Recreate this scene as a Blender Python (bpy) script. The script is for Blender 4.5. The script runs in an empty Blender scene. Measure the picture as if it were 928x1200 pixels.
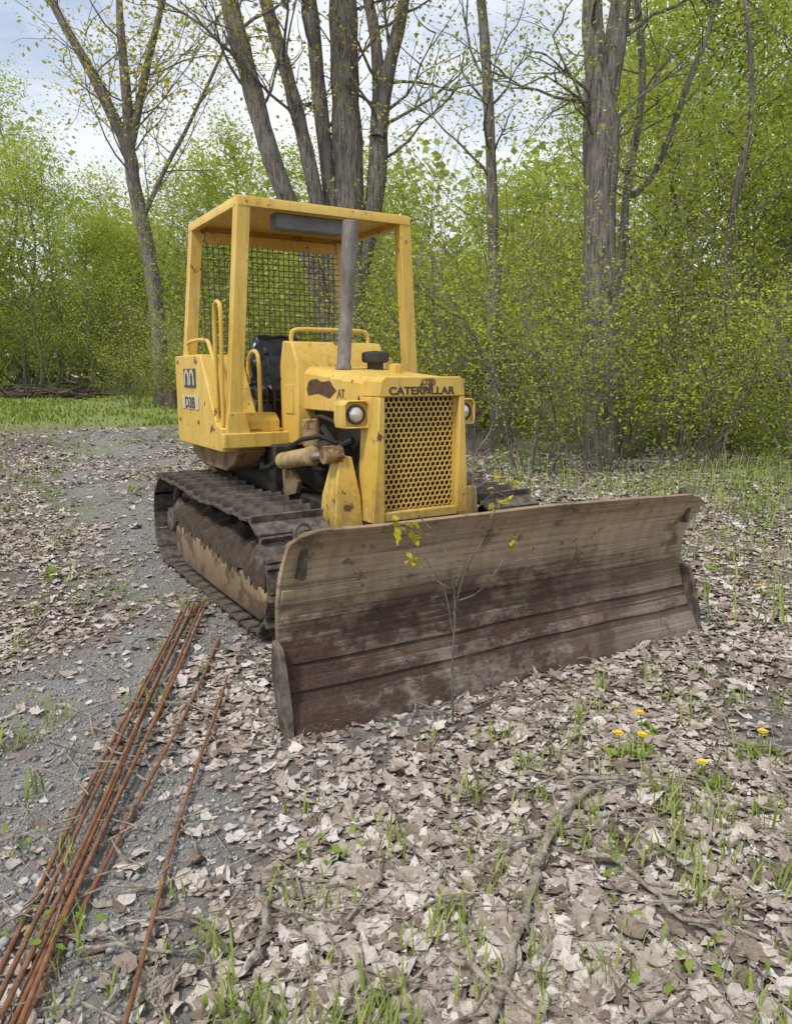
import bpy, bmesh, math, random
import numpy as np
from mathutils import Vector, Matrix, Euler
R = math.radians
SC = bpy.context.scene
COL = SC.collection
rng = np.random.default_rng(11)

# ------------------------------------------------------------------ camera geometry
H = 1.355; F = 870.0; PITCH = math.atan(160/870.0)
CP, SP = math.cos(PITCH), math.sin(PITCH)
def ray(u, v):
    du, dv = u-464, v-600
    return du, F*CP-dv*SP, -F*SP-dv*CP
def at(u, v, Y):
    x, y, z = ray(u, v); l = Y/y
    return Vector((x*l, Y, H+z*l))
def ground_at(u, v, zz=0.0):
    x, y, z = ray(u, v); l = (zz-H)/z
    return Vector((x*l, y*l, zz))

def sstep(a, b, x):
    t = np.clip((x-a)/(b-a), 0, 1); return t*t*(3-2*t)
def gz(x, y):
    x = np.asarray(x, float); y = np.asarray(y, float)
    z = 0.9*sstep(18, 50, y)
    far = sstep(5.5, 12, np.hypot(x-.3, y-4))
    z = z + far*(0.05*np.sin(x*.9+1)*np.cos(y*.7)+0.03*np.sin(x*2.3+y*1.7))
    z = z + 0.006*np.sin(x*7.1+y*3)*np.sin(y*6.3-x*2)
    return z
def gzf(x, y): return float(gz(x, y))
def vnoise(x, y, s, seed=0):
    r = np.random.default_rng(100+seed); out = 0
    for k in range(7):
        a = r.uniform(0, 6.28); f = s*r.uniform(.5, 1.8); p = r.uniform(0, 6.28)
        out = out+np.sin((x*np.cos(a)+y*np.sin(a))*f+p)
    return out/7*1.9
GL = [(-.75, .4), (-.95, 2.0), (-1.2, 2.8), (-1.25, 4.0), (-2.4, 6.5), (-3.6, 9), (-5.5, 15), (-10, 27), (-18, 40)]
def gravel(x, y):
    x = np.asarray(x, float); y = np.asarray(y, float)
    d = np.full(np.broadcast(x, y).shape, 1e9)
    for (ax, ay), (bx, by) in zip(GL[:-1], GL[1:]):
        ex, ey = bx-ax, by-ay
        t = np.clip(((x-ax)*ex+(y-ay)*ey)/(ex*ex+ey*ey), 0, 1)
        d = np.minimum(d, np.hypot(x-ax-t*ex, y-ay-t*ey))
    w = .44+.07*np.maximum(y-3, 0)
    return np.clip((1.25-.4*sstep(4, 7, y))*np.exp(-(d/w)**2)+.5*vnoise(x, y, 3.2, 3)-.1, 0, 1)
def grassy(x, y):
    x = np.asarray(x, float); y = np.asarray(y, float)
    g = sstep(17, 23, y)*sstep(0, -4, x+0*y)
    g = np.maximum(g, .4*sstep(.4, .95, vnoise(x, y, 1.3, 9))*sstep(2.5, 6, y))
    return np.clip(g, 0, 1)

# ------------------------------------------------------------------ helpers
def tag(o, label=None, cat=None, group=None, kind=None):
    if label: o['label'] = label
    if cat: o['category'] = cat
    if group: o['group'] = group
    if kind: o['kind'] = kind
    return o
def empty(name, loc, rz=0, label=None, cat=None, group=None):
    o = bpy.data.objects.new(name, None); COL.objects.link(o)
    o.location = loc; o.rotation_euler = (0, 0, rz); o.empty_display_size = .2
    return tag(o, label, cat, group)
def link(name, me, mat, parent=None):
    o = bpy.data.objects.new(name, me); COL.objects.link(o)
    if mat: me.materials.append(mat)
    if parent: o.parent = parent
    return o
def copy_tree(root):
    r = root.copy(); COL.objects.link(r)
    for ch in list(root.children):
        c = ch.copy(); COL.objects.link(c); c.parent = r
        for g in list(ch.children):
            d = g.copy(); COL.objects.link(d); d.parent = c
    return r
def np_mesh(name, V, Fa):
    me = bpy.data.meshes.new(name)
    V = np.ascontiguousarray(V, dtype=np.float32); Fa = np.ascontiguousarray(Fa, dtype=np.int32)
    M, k = Fa.shape
    me.vertices.add(len(V)); me.vertices.foreach_set('co', V.ravel())
    me.loops.add(M*k); me.loops.foreach_set('vertex_index', Fa.ravel())
    me.polygons.add(M); me.polygons.foreach_set('loop_start', np.arange(0, M*k, k, dtype=np.int32))
    me.update(calc_edges=True); me.validate()
    return me

class MB:
    def __init__(s): s.v = []; s.f = []
    def add(s, vs, fs):
        o = len(s.v); s.v += [tuple(p) for p in vs]; s.f += [tuple(i+o for i in f) for f in fs]
    def box(s, x0, x1, y0, y1, z0, z1):
        s.add([(x0,y0,z0),(x1,y0,z0),(x1,y1,z0),(x0,y1,z0),(x0,y0,z1),(x1,y0,z1),(x1,y1,z1),(x0,y1,z1)],
              [(0,3,2,1),(4,5,6,7),(0,1,5,4),(1,2,6,5),(2,3,7,6),(3,0,4,7)]); return s
    def beam(s, p0, p1, w, d, side=(1,0,0)):
        p0 = Vector(p0); p1 = Vector(p1); t = (p1-p0).normalized(); a = Vector(side)
        a = (a-t*a.dot(t)).normalized(); b = t.cross(a); vs = []
        for p in (p0, p1):
            for i, j in ((-1,-1),(1,-1),(1,1),(-1,1)): vs.append(p+a*(w/2*i)+b*(d/2*j))
        s.add(vs, [(0,1,2,3),(7,6,5,4),(0,4,5,1),(1,5,6,2),(2,6,7,3),(3,7,4,0)]); return s
    def loft(s, secs, cap=True):
        n = len(secs[0]); vs = [p for sec in secs for p in sec]; fs = []
        for i in range(len(secs)-1):
            for j in range(n):
                k = (j+1) % n; fs.append((i*n+j, i*n+k, (i+1)*n+k, (i+1)*n+j))
        if cap: fs.append(tuple(range(n))); fs.append(tuple((len(secs)-1)*n+j for j in reversed(range(n))))
        s.add(vs, fs); return s
    def prism(s, poly, axis, a, b):
        if axis == 'x': m = lambda p, c: (c, p[0], p[1])
        elif axis == 'y': m = lambda p, c: (p[0], c, p[1])
        else: m = lambda p, c: (p[0], p[1], c)
        return s.loft([[m(p, a) for p in poly], [m(p, b) for p in poly]])
    def tube(s, pts, rs, n=8):
        pts = [Vector(p) for p in pts]
        if not hasattr(rs, '__len__'): rs = [rs]*len(pts)
        a = None; secs = []
        for i, p in enumerate(pts):
            t = (pts[min(i+1, len(pts)-1)]-pts[max(i-1, 0)])
            if t.length < 1e-7: t = Vector((0,0,1))
            t.normalize()
            if a is None: a = t.orthogonal().normalized()
            a = a-t*a.dot(t)
            if a.length < 1e-6: a = t.orthogonal()
            a.normalize(); b = t.cross(a)
            secs.append([p+(a*math.cos(6.28318*k/n)+b*math.sin(6.28318*k/n))*rs[i] for k in range(n)])
        return s.loft(secs)
    def lathe(s, prof, o, axis, n=20):
        o = Vector(o); ax = Vector(axis).normalized(); a = ax.orthogonal().normalized(); b = ax.cross(a)
        return s.loft([[o+ax*h+(a*math.cos(6.28318*k/n)+b*math.sin(6.28318*k/n))*max(r, 1e-4) for k in range(n)] for r, h in prof])
    def mesh(s, name, smooth=True, fix=True):
        me = bpy.data.meshes.new(name); me.from_pydata(s.v, [], s.f); me.update()
        if fix:
            bm = bmesh.new(); bm.from_mesh(me); bmesh.ops.recalc_face_normals(bm, faces=bm.faces); bm.to_mesh(me); bm.free()
        if smooth: me.shade_smooth(); me.set_sharp_from_angle(angle=R(38))
        return me
    def build(s, name, mat, parent=None, label=None, bevel=0, smooth=True):
        o = link(name, s.mesh(name, smooth), mat, parent)
        if label: o['label'] = label
        if bevel:
            m = o.modifiers.new('bevel', 'BEVEL'); m.width = bevel; m.segments = 2; m.limit_method = 'ANGLE'; m.angle_limit = R(40)
        return o

# ------------------------------------------------------------------ materials
def newmat(name):
    m = bpy.data.materials.new(name); m.use_nodes = True
    return m, m.node_tree, m.node_tree.nodes['Principled BSDF']
def vec(nt, scale=(1,1,1), kind='Object'):
    t = nt.nodes.new('ShaderNodeTexCoord'); mp = nt.nodes.new('ShaderNodeMapping')
    mp.inputs['Scale'].default_value = scale; nt.links.new(t.outputs[kind], mp.inputs['Vector']); return mp.outputs[0]
def noise(nt, v, sc, det=6, ro=.6):
    n = nt.nodes.new('ShaderNodeTexNoise'); n.inputs['Scale'].default_value = sc; n.inputs['Detail'].default_value = det
    n.inputs['Roughness'].default_value = ro; nt.links.new(v, n.inputs['Vector']); return n.outputs['Fac']
def setin(nt, sock, val):
    if isinstance(val, bpy.types.NodeSocket): nt.links.new(val, sock)
    else:
        if isinstance(val, tuple) and len(val) == 3 and sock.type == 'RGBA': val = val+(1,)
        sock.default_value = val
def ramp(nt, fac, stops):
    r = nt.nodes.new('ShaderNodeValToRGB'); e = r.color_ramp.elements
    while len(e) < len(stops): e.new(.5)
    for k, (p, c) in enumerate(stops):
        if not hasattr(c, '__len__'): c = (c, c, c)
        e[k].position = p; e[k].color = (*c, 1)
    nt.links.new(fac, r.inputs[0]); return r.outputs[0]
def mix(nt, fac, a, b, mode='MIX'):
    m = nt.nodes.new('ShaderNodeMix'); m.data_type = 'RGBA'; m.blend_type = mode
    setin(nt, m.inputs[0], fac); setin(nt, m.inputs[6], a); setin(nt, m.inputs[7], b); return m.outputs[2]
def mth(nt, op, a, b=0.0):
    m = nt.nodes.new('ShaderNodeMath'); m.operation = op; setin(nt, m.inputs[0], a); setin(nt, m.inputs[1], b); return m.outputs[0]
def bump(nt, b, h, st=.3, dist=.01):
    n = nt.nodes.new('ShaderNodeBump'); n.inputs['Strength'].default_value = st; n.inputs['Distance'].default_value = dist
    nt.links.new(h, n.inputs['Height']); nt.links.new(n.outputs[0], b.inputs['Normal'])
def sep(nt, v, k=2):
    s = nt.nodes.new('ShaderNodeSeparateXYZ'); nt.links.new(v, s.inputs[0]); return s.outputs[k]
def mrange(nt, val, a, b):
    n = nt.nodes.new('ShaderNodeMapRange'); n.inputs[1].default_value = a; n.inputs[2].default_value = b; nt.links.new(val, n.inputs[0]); return n.outputs[0]

def paint_mat(name, base, dirt=.35, lowz=(.9, .3), rust=.62, rough=.5, blotch=.1, chips=.69):
    m, nt, b = newmat(name); v = vec(nt)
    big = noise(nt, v, 2.2, 5)
    c = mix(nt, ramp(nt, big, [(.35, 0), (.65, 1)]), tuple(x*.9 for x in base), (min(1, base[0]*1.08), base[1]*1.13, base[2]*2.0))
    st = noise(nt, vec(nt, (11, 11, .8)), 2.5, 5)
    c = mix(nt, mth(nt, 'MULTIPLY', ramp(nt, st, [(.52, 0), (.72, 1)]), dirt), c, (.24, .15, .05))
    fine = noise(nt, v, 26, 6, .7)
    c = mix(nt, mth(nt, 'MULTIPLY', ramp(nt, fine, [(.5, 0), (.74, 1)]), .2), c, (.28, .18, .055))
    mid = noise(nt, v, 6, 6, .7)
    c = mix(nt, mth(nt, 'MULTIPLY', ramp(nt, mid, [(.55, 0), (.72, 1)]), blotch), c, (.32, .21, .07))
    rs = ramp(nt, noise(nt, v, 6.5, 9, .7), [(rust, 0), (rust+.02, 1)])
    chip = ramp(nt, noise(nt, v, 32, 5, .6), [(chips, 0), (chips+.012, 1)])
    rs = mth(nt, 'MAXIMUM', rs, chip)
    c = mix(nt, rs, c, mix(nt, fine, (.05, .026, .015), (.17, .085, .04)))
    z = sep(nt, v); a, l = lowz
    low = mrange(nt, mth(nt, 'ADD', z, mth(nt, 'MULTIPLY', mth(nt, 'SUBTRACT', fine, .5), .9)), a, l)
    c = mix(nt, mth(nt, 'MULTIPLY', low, .8), c, (.13, .092, .058))
    nt.links.new(c, b.inputs['Base Color'])
    nt.links.new(mth(nt, 'ADD', mth(nt, 'MULTIPLY', fine, .3), rough-.12), b.inputs['Roughness'])
    bump(nt, b, mth(nt, 'ADD', mth(nt, 'ADD', fine, mth(nt, 'MULTIPLY', big, 2.0)), mth(nt, 'MULTIPLY', rs, -.6)), .2, .005); return m
YEL = paint_mat('weathered_yellow_paint', (.67, .435, .062), .5, (.8, .3), .615)
GRL = paint_mat('grille_yellow_paint', (.67, .44, .065), .2, (.4, .1), .9, .5, .1, .8)
YELLOW_DIRTY = paint_mat('dirty_yellow_paint', (.44, .295, .11), .9, (.85, .0), .53, .7, .6)
SKIRT = paint_mat('grimy_yellow_paint', (.34, .215, .06), .9, (1.05, .6), .54, .7, .45)

def rusty(name, stops, sc=14, rough=.75, st=.5, metal=.2, scale=(1,1,1), dist=.006):
    m, nt, b = newmat(name); v = vec(nt, scale); n = noise(nt, v, sc, 8, .68)
    nt.links.new(ramp(nt, n, stops), b.inputs['Base Color']); b.inputs['Roughness'].default_value = rough; b.inputs['Metallic'].default_value = metal
    bump(nt, b, n, st, dist); return m
TRK = rusty('muddy_track_steel', [(.3, (.032, .025, .02)), (.46, (.085, .066, .052)), (.6, (.175, .145, .12)), (.75, (.13, .08, .05))], 16)
DARK = rusty('greasy_dark_iron', [(.3, (.012, .010, .008)), (.6, (.045, .036, .027)), (.8, (.12, .085, .05))], 12, .6)
CAP = rusty('dull_black_canister', [(.3, (.025, .024, .022)), (.7, (.075, .07, .06))], 12, .75)
MUD = rusty('dried_mud', [(.3, (.025, .017, .012)), (.58, (.075, .052, .035)), (.8, (.17, .125, .085))], 18, .9, 1, 0, dist=.02)
ROD = rusty('rusty_rod_steel', [(.25, (.075, .036, .02)), (.5, (.22, .098, .045)), (.75, (.34, .19, .10))], 22, .85, .6, .1)
STEEL = rusty('grey_exhaust_steel', [(.25, (.07, .045, .03)), (.45, (.17, .145, .122)), (.62, (.25, .235, .215)), (.8, (.14, .09, .06))], 8, .65, .3, .3, (2.5, 2.5, .9))
GREYM = rusty('grey_painted_metal', [(.3, (.09, .092, .088)), (.7, (.17, .172, .165))], 6, .5, .1, .2)
TAN = rusty('tan_cylinder_paint', [(.3, (.20, .13, .06)), (.55, (.46, .34, .16)), (.8, (.55, .43, .23))], 9, .5, .15, .1)
CHROME = rusty('worn_rod_chrome', [(.3, (.35, .33, .3)), (.7, (.6, .58, .55))], 20, .3, .05, .9)
CORE = rusty('radiator_core', [(.35, (.03, .02, .013)), (.55, (.07, .042, .025)), (.72, (.13, .075, .04))], 5, .9, .3, 0)
RUSTP = rusty('rust_patch', [(.3, (.05, .028, .018)), (.7, (.16, .085, .045))], 25)

def blade_mat(name, stops, dark):
    m, nt, b = newmat(name); v = vec(nt)
    n1 = noise(nt, v, 3.2, 8, .65); str_ = noise(nt, vec(nt, (.55, 1, 22)), 2.2, 9, .75); scr = noise(nt, vec(nt, (.3, 1, 60)), 2.0, 6, .7); fine = noise(nt, v, 38, 6, .7)
    vs = noise(nt, vec(nt, (14, 1, .7)), 1.6, 5, .6); z0 = sep(nt, v); x0 = sep(nt, v, 0)
    z = mth(nt, 'ADD', z0, mth(nt, 'MULTIPLY', mth(nt, 'SUBTRACT', n1, .5), .42))
    c = ramp(nt, mth(nt, 'DIVIDE', z, .8), stops)
    c = mix(nt, .8, c, ramp(nt, str_, [(.34, (.45, .4, .36)), (.48, (.97, .97, .97)), (.62, (1.3, 1.22, 1.12))]), 'MULTIPLY')
    c = mix(nt, .3, c, ramp(nt, vs, [(.35, (.5, .43, .37)), (.6, (1.1, 1.1, 1.08))]), 'MULTIPLY')
    c = mix(nt, ramp(nt, scr, [(.56, 0), (.64, .6)]), c, (.44, .38, .30))
    c = mix(nt, ramp(nt, scr, [(.32, .5), (.40, 0)]), c, (.06, .04, .027))
    c = mix(nt, ramp(nt, noise(nt, v, 9, 9, .72), [(.58, 0), (.61, .75)]), c, (.13, .066, .034))
    c = mix(nt, ramp(nt, n1, [(.58, 0), (.64, dark)]), c, (.055, .03, .017))
    wet = mth(nt, 'MULTIPLY', mth(nt, 'MULTIPLY', mrange(nt, x0, .9, .1), mrange(nt, z0, .56, .42)), ramp(nt, noise(nt, vec(nt, (1, 1, 1.6)), 2.6, 10, .75), [(.43, 0), (.51, 1)]))
    c = mix(nt, mth(nt, 'MULTIPLY', wet, .9), c, mix(nt, fine, (.025, .011, .006), (.085, .04, .022)))
    c = mix(nt, ramp(nt, fine, [(.58, 0), (.75, .55)]), c, (.22, .115, .055))
    nt.links.new(c, b.inputs['Base Color']); b.inputs['Metallic'].default_value = .05
    nt.links.new(ramp(nt, str_, [(.3, .8), (.7, .45)]), b.inputs['Roughness'])
    h = mth(nt, 'ADD', mth(nt, 'ADD', mth(nt, 'MULTIPLY', str_, 1.0), mth(nt, 'MULTIPLY', fine, .5)), mth(nt, 'MULTIPLY', mth(nt, 'MULTIPLY', wet, fine), 2.5))
    bump(nt, b, h, .55, .012); return m
BLD = blade_mat('worn_blade_steel', [(0, (.15, .11, .08)), (.2, (.12, .082, .057)), (.36, (.10, .066, .043)), (.5, (.20, .143, .093)), (.62, (.36, .278, .185)), (.75, (.43, .345, .235)), (.95, (.31, .222, .14))], .6)
BAR = blade_mat('worn_bar_steel', [(0, (.22, .18, .15)), (.2, (.23, .185, .15)), (.36, (.18, .138, .105)), (.5, (.23, .173, .122)), (.62, (.39, .31, .215)), (.9, (.34, .265, .18))], .55)
def flat(name, c, rough=.5, metal=0, var=.2, sc=30):
    m, nt, b = newmat(name); n = noise(nt, vec(nt), sc, 4)
    nt.links.new(mix(nt, n, tuple(x*(1-var) for x in c), tuple(min(1, x*(1+var)) for x in c)), b.inputs['Base Color'])
    b.inputs['Roughness'].default_value = rough; b.inputs['Metallic'].default_value = metal; return m
BLACKTXT = flat('black_lettering_paint', (.055, .04, .022), .6, 0, .6)
WHITE = flat('worn_white_decal', (.56, .50, .36), .6, 0, .35, 40); SLATE = flat('dark_slate_decal', (.04, .05, .065), .5, 0, .4)
FADED = flat('faded_lettering', (.20, .12, .04), .6, 0, .6)
BLKPLASTIC = flat('black_seat_plastic', (.012, .013, .017), .28)
RUBBER = flat('black_rubber', (.015, .014, .013), .6); WIRE = flat('olive_screen_wire', (.12, .09, .025), .6)
LENS, nt, b = newmat('headlight_glass'); b.inputs['Base Color'].default_value = (.75, .74, .7, 1); b.inputs['Roughness'].default_value = .12; b.inputs['Metallic'].default_value = .55
vv = nt.nodes.new('ShaderNodeTexWave'); vv.inputs['Scale'].default_value = 30; nt.links.new(vec(nt), vv.inputs[0]); bump(nt, b, vv.outputs['Fac'], .3, .004)

def leafmat(name, stops, trans=.3, mottle=0):
    m = bpy.data.materials.new(name); m.use_nodes = True; nt = m.node_tree; nt.nodes.clear()
    g = nt.nodes.new('ShaderNodeNewGeometry'); oi = nt.nodes.new('ShaderNodeObjectInfo')
    f = mth(nt, 'ADD', mth(nt, 'MULTIPLY', g.outputs['Random Per Island'], .5), mth(nt, 'MULTIPLY', oi.outputs['Random'], .5)) if not mottle else g.outputs['Random Per Island']
    c = ramp(nt, f, stops)
    if mottle: c = mix(nt, mottle, c, ramp(nt, noise(nt, vec(nt), 70, 5, .7), [(.3, (.58, .54, .5)), (.55, (1, 1, 1)), (.75, (1.12, 1.1, 1.08))]), 'MULTIPLY')
    d = nt.nodes.new('ShaderNodeBsdfDiffuse'); o = nt.nodes.new('ShaderNodeOutputMaterial'); nt.links.new(c, d.inputs[0])
    if trans:
        t = nt.nodes.new('ShaderNodeBsdfTranslucent'); mx = nt.nodes.new('ShaderNodeMixShader')
        nt.links.new(c, t.inputs[0]); mx.inputs[0].default_value = trans
        nt.links.new(d.outputs[0], mx.inputs[1]); nt.links.new(t.outputs[0], mx.inputs[2]); nt.links.new(mx.outputs[0], o.inputs[0])
    else: nt.links.new(d.outputs[0], o.inputs[0])
    return m
LF_SHRUB = leafmat('spring_shrub_leaf', [(0, (.28, .33, .04)), (.5, (.46, .50, .07)), (1, (.63, .63, .13))], .45)
LF_UND = leafmat('undergrowth_leaf', [(0, (.20, .26, .05)), (.5, (.33, .40, .08)), (1, (.47, .51, .13))], .35)
LF_TREE = leafmat('spring_tree_leaf', [(0, (.29, .37, .055)), (.5, (.45, .52, .09)), (1, (.62, .65, .17))], .45)
LF_FAR = leafmat('far_wood_leaf', [(0, (.28, .35, .09)), (.5, (.41, .48, .13)), (1, (.56, .60, .22))], .35)
LF_YEL = leafmat('yellow_bud_leaf', [(0, (.38, .36, .04)), (.5, (.54, .48, .05)), (1, (.66, .60, .09))])
LF_WEED = leafmat('weed_leaf', [(0, (.11, .18, .03)), (.5, (.20, .30, .05)), (1, (.34, .42, .09))], .25)
GRASS = leafmat('grass_blade', [(0, (.15, .22, .04)), (.6, (.28, .35, .08)), (1, (.46, .44, .22))], .2)
LITTER = leafmat('dry_leaf', [(0, (.18, .135, .108)), (.2, (.30, .242, .20)), (.5, (.42, .358, .308)), (.75, (.51, .452, .402)), (1, (.64, .588, .54))], 0, .85)
STONE = leafmat('gravel_stone', [(0, (.19, .183, .172)), (.5, (.37, .36, .342)), (1, (.60, .585, .555))], 0)
PETAL = flat('dandelion_yellow', (.8, .58, .015), .8)
def bark(name, a, b_, sc, bs=.9):
    m, nt, b = newmat(name); n = noise(nt, vec(nt, (1, 1, .13)), sc, 8, .72); n2 = noise(nt, vec(nt), 1.1, 4); n3 = noise(nt, vec(nt, (1, 1, .5)), sc*3, 5)
    h = mth(nt, 'ADD', mth(nt, 'MULTIPLY', n, .75), mth(nt, 'MULTIPLY', n3, .25))
    c = ramp(nt, h, [(.40, tuple(x*.3 for x in a)), (.5, a), (.62, b_)])
    c = mix(nt, .5, c, ramp(nt, n2, [(.3, (.65, .65, .63)), (.7, (1.2, 1.17, 1.12))]), 'MULTIPLY')
    nt.links.new(c, b.inputs['Base Color']); b.inputs['Roughness'].default_value = .95; bump(nt, b, h, bs, .05); return m
BARK = bark('grey_bark', (.18, .158, .135), (.30, .272, .24), 22, .9)
BARK2 = bark('thin_stem_bark', (.19, .168, .135), (.33, .295, .245), 20)
BRUSHB = bark('dark_brush_bark', (.10, .075, .055), (.19, .15, .12), 12)
STICK = bark('weathered_stick', (.45, .38, .30), (.64, .565, .48), 24)

def ground_mat():
    m, nt, b = newmat('leaf_littered_ground'); v = vec(nt)
    def vor(sc):
        n = nt.nodes.new('ShaderNodeTexVoronoi'); n.inputs['Scale'].default_value = sc
        w = nt.nodes.new('ShaderNodeMixRGB'); w.inputs[0].default_value = .12
        nn = nt.nodes.new('ShaderNodeTexNoise'); nn.inputs['Scale'].default_value = sc*.8; nt.links.new(v, nn.inputs[0])
        nt.links.new(v, w.inputs[1]); nt.links.new(nn.outputs['Color'], w.inputs[2]); nt.links.new(w.outputs[0], n.inputs[0]); return n
    l = vor(22); s = nt.nodes.new('ShaderNodeSeparateColor'); nt.links.new(l.outputs['Color'], s.inputs[0])
    c = ramp(nt, s.outputs[0], [(0, (.11, .085, .068)), (.35, (.20, .163, .133)), (.7, (.30, .253, .213)), (1, (.42, .37, .32))])
    c = mix(nt, ramp(nt, l.outputs['Distance'], [(.35, 0), (.7, .7)]), c, (.09, .07, .055))
    soil = noise(nt, v, 60, 6, .7)
    c = mix(nt, ramp(nt, noise(nt, v, 1.6, 6), [(.42, 0), (.6, .8)]), c, ramp(nt, soil, [(.3, (.09, .072, .057)), (.6, (.195, .165, .137)), (.75, (.31, .27, .23))]))
    gv = vor(95); s2 = nt.nodes.new('ShaderNodeSeparateColor'); nt.links.new(gv.outputs['Color'], s2.inputs[0])
    gc = ramp(nt, s2.outputs[0], [(0, (.18, .174, .163)), (.5, (.34, .33, .312)), (1, (.55, .535, .51))])
    gc = mix(nt, ramp(nt, gv.outputs['Distance'], [(.3, 0), (.8, .65)]), gc, (.14, .13, .117))
    gc = mix(nt, ramp(nt, noise(nt, v, 2.5, 5), [(.4, 0), (.65, .55)]), gc, (.25, .21, .175))
    a = nt.nodes.new('ShaderNodeAttribute'); a.attribute_name = 'gravel'
    c = mix(nt, a.outputs['Fac'], c, gc)
    g = nt.nodes.new('ShaderNodeAttribute'); g.attribute_name = 'grassy'
    c = mix(nt, g.outputs['Fac'], c, mix(nt, noise(nt, v, 6, 6), (.17, .22, .05), (.32, .36, .11)))
    nt.links.new(c, b.inputs['Base Color']); b.inputs['Roughness'].default_value = 1
    bump(nt, b, mth(nt, 'ADD', l.outputs['Distance'], gv.outputs['Distance']), .6, .02); return m

# ------------------------------------------------------------------ ground
u = np.linspace(-1, 1, 190); gx = 6*u+154*u**5
w = np.linspace(-.72, 1, 200); gy = 3+7*w+190*w**5
X, Y = np.meshgrid(gx, gy); Z = gz(X, Y)
nx, ny = len(gx), len(gy); idx = np.arange(nx*ny).reshape(ny, nx)
quads = np.stack([idx[:-1, :-1], idx[:-1, 1:], idx[1:, 1:], idx[1:, :-1]], -1).reshape(-1, 4)
me = np_mesh('ground', np.stack([X, Y, Z], -1).reshape(-1, 3), quads)
for nm, fn in (('gravel', gravel), ('grassy', grassy)):
    at_ = me.attributes.new(nm, 'FLOAT', 'POINT'); at_.data.foreach_set('value', fn(X, Y).ravel().astype(np.float32))
me.shade_smooth()
tag(link('ground', me, ground_mat()), 'leaf covered ground with grey gravel patches and a far grass strip', 'ground', None, 'structure')

# ------------------------------------------------------------------ scatter builders
def unit(a): return a/np.maximum(np.linalg.norm(a, axis=1, keepdims=True), 1e-9)
def leaf_cloud(name, c, size, mat, parent=None, upbias=.9, wid=.6):
    n = len(c); nrm = rng.normal(size=(n, 3)); nrm[:, 2] = np.abs(nrm[:, 2])+upbias; nrm = unit(nrm)
    a = unit(np.cross(nrm, rng.normal(size=(n, 3)))); b = np.cross(nrm, a)
    L = (size*rng.uniform(.6, 1.35, n))[:, None]; Wd = L*wid
    V = np.stack([c-a*L*.5, c+b*Wd*.5-a*L*.05+nrm*L*.08, c+a*L*.5, c-b*Wd*.5-a*L*.05+nrm*L*.08], 1).reshape(-1, 3)
    return link(name, np_mesh(name, V, np.arange(4*n).reshape(n, 4)), mat, parent)
def big_leaves(name, c, size, mat, tilt=.16, curl=.34, narrow=1.0):
    n = len(c)
    ys = np.array([-.5, -.36, -.1, .14, .36, .58]); ws = np.array([.05, .33, .43, .34, .2, .015])*narrow
    T = np.array([(s_*w_, y_) for y_, w_ in zip(ys, ws) for s_ in (-1, 0, 1)])
    jit = 1+.26*rng.normal(size=(n, 18)); x = T[:, 0][None]*jit*rng.uniform(.55, 1.05, (n, 1)); y = T[:, 1][None]+.06*rng.normal(size=(n, 18))
    x = x+rng.normal(size=(n, 1))*.35*(y+.5)**2*.5
    k1, k2, k3 = (rng.normal(size=(n, 1))*curl for _ in range(3))
    z = (np.abs(k1)*1.6+.1)*x*x+k2*y*y+k3*x*y*1.5+.045*rng.normal(size=(n, 18))
    nr = rng.normal(size=(n, 3))*tilt; nr[:, 2] = 1; nr = unit(nr)
    a = unit(np.cross(nr, rng.normal(size=(n, 3)))); b = np.cross(nr, a); s = size[:, None, None]
    V = c[:, None]+s*(x[..., None]*a[:, None]+y[..., None]*b[:, None]+z[..., None]*nr[:, None])
    Q = np.array([[r_*3+q_, r_*3+q_+1, r_*3+q_+4, r_*3+q_+3] for r_ in range(5) for q_ in range(2)])
    Fq = (np.arange(n)[:, None, None]*18+Q[None]).reshape(-1, 4)
    me = np_mesh(name, V.reshape(-1, 3), Fq); me.shade_smooth(); return link(name, me, mat)
def blades(name, base, hgt, mat, wid=.006):
    n = len(base); az = rng.uniform(0, 6.28, n); lean = rng.uniform(.1, .7, n)*hgt
    d = np.stack([np.cos(az), np.sin(az), 0*az], 1); p = np.stack([-np.sin(az), np.cos(az), 0*az], 1)
    up = np.array([0, 0, 1.])[None]; h = hgt[:, None]; l = lean[:, None]; wv = p*wid*rng.uniform(.6, 1.5, n)[:, None]
    m_ = base+up*h*.6+d*l*.35; t_ = base+up*h+d*l
    V = np.stack([base-wv, base+wv, m_+wv*.8, m_-wv*.8, t_+wv*.12, t_-wv*.12], 1).reshape(-1, 3)
    Q = np.array([[0,1,2,3],[3,2,4,5]]); return link(name, np_mesh(name, V, (np.arange(n)[:, None, None]*6+Q[None]).reshape(-1, 4)), mat)

def sample(n, y0, y1, p=1.25, wf=.62):
    yy = y0+(y1-y0)*rng.random(n)**p; xx = rng.uniform(-1, 1, n)*wf*(yy+1.4); return xx, yy
# leaf litter
xx, yy = sample(150000, .75, 13.5, 1.5)
g_ = gravel(xx, yy); keep = rng.random(len(xx)) > .92*g_**.55
dens = .6+.6*vnoise(xx, yy, 4, 21); keep &= rng.random(len(xx)) < np.clip(dens+.25, .22, 1)
xx, yy = xx[keep], yy[keep]
xl = rng.uniform(-14, -1, 11000); yl = rng.uniform(9, 19, 11000); kk = rng.random(11000) > .75*gravel(xl, yl)**.9; xx = np.r_[xx, xl[kk]]; yy = np.r_[yy, yl[kk]]
sz = np.clip(rng.lognormal(math.log(.027), .52, len(xx)), .009, .074)*(1+.06*yy)
o = big_leaves('leaf_litter', np.stack([xx, yy, gz(xx, yy)+.002+rng.random(len(xx))*.012], 1), sz, LITTER)
tag(o, 'dry pale brown fallen leaves carpeting the ground', 'fallen leaves', None, 'stuff')
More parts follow.
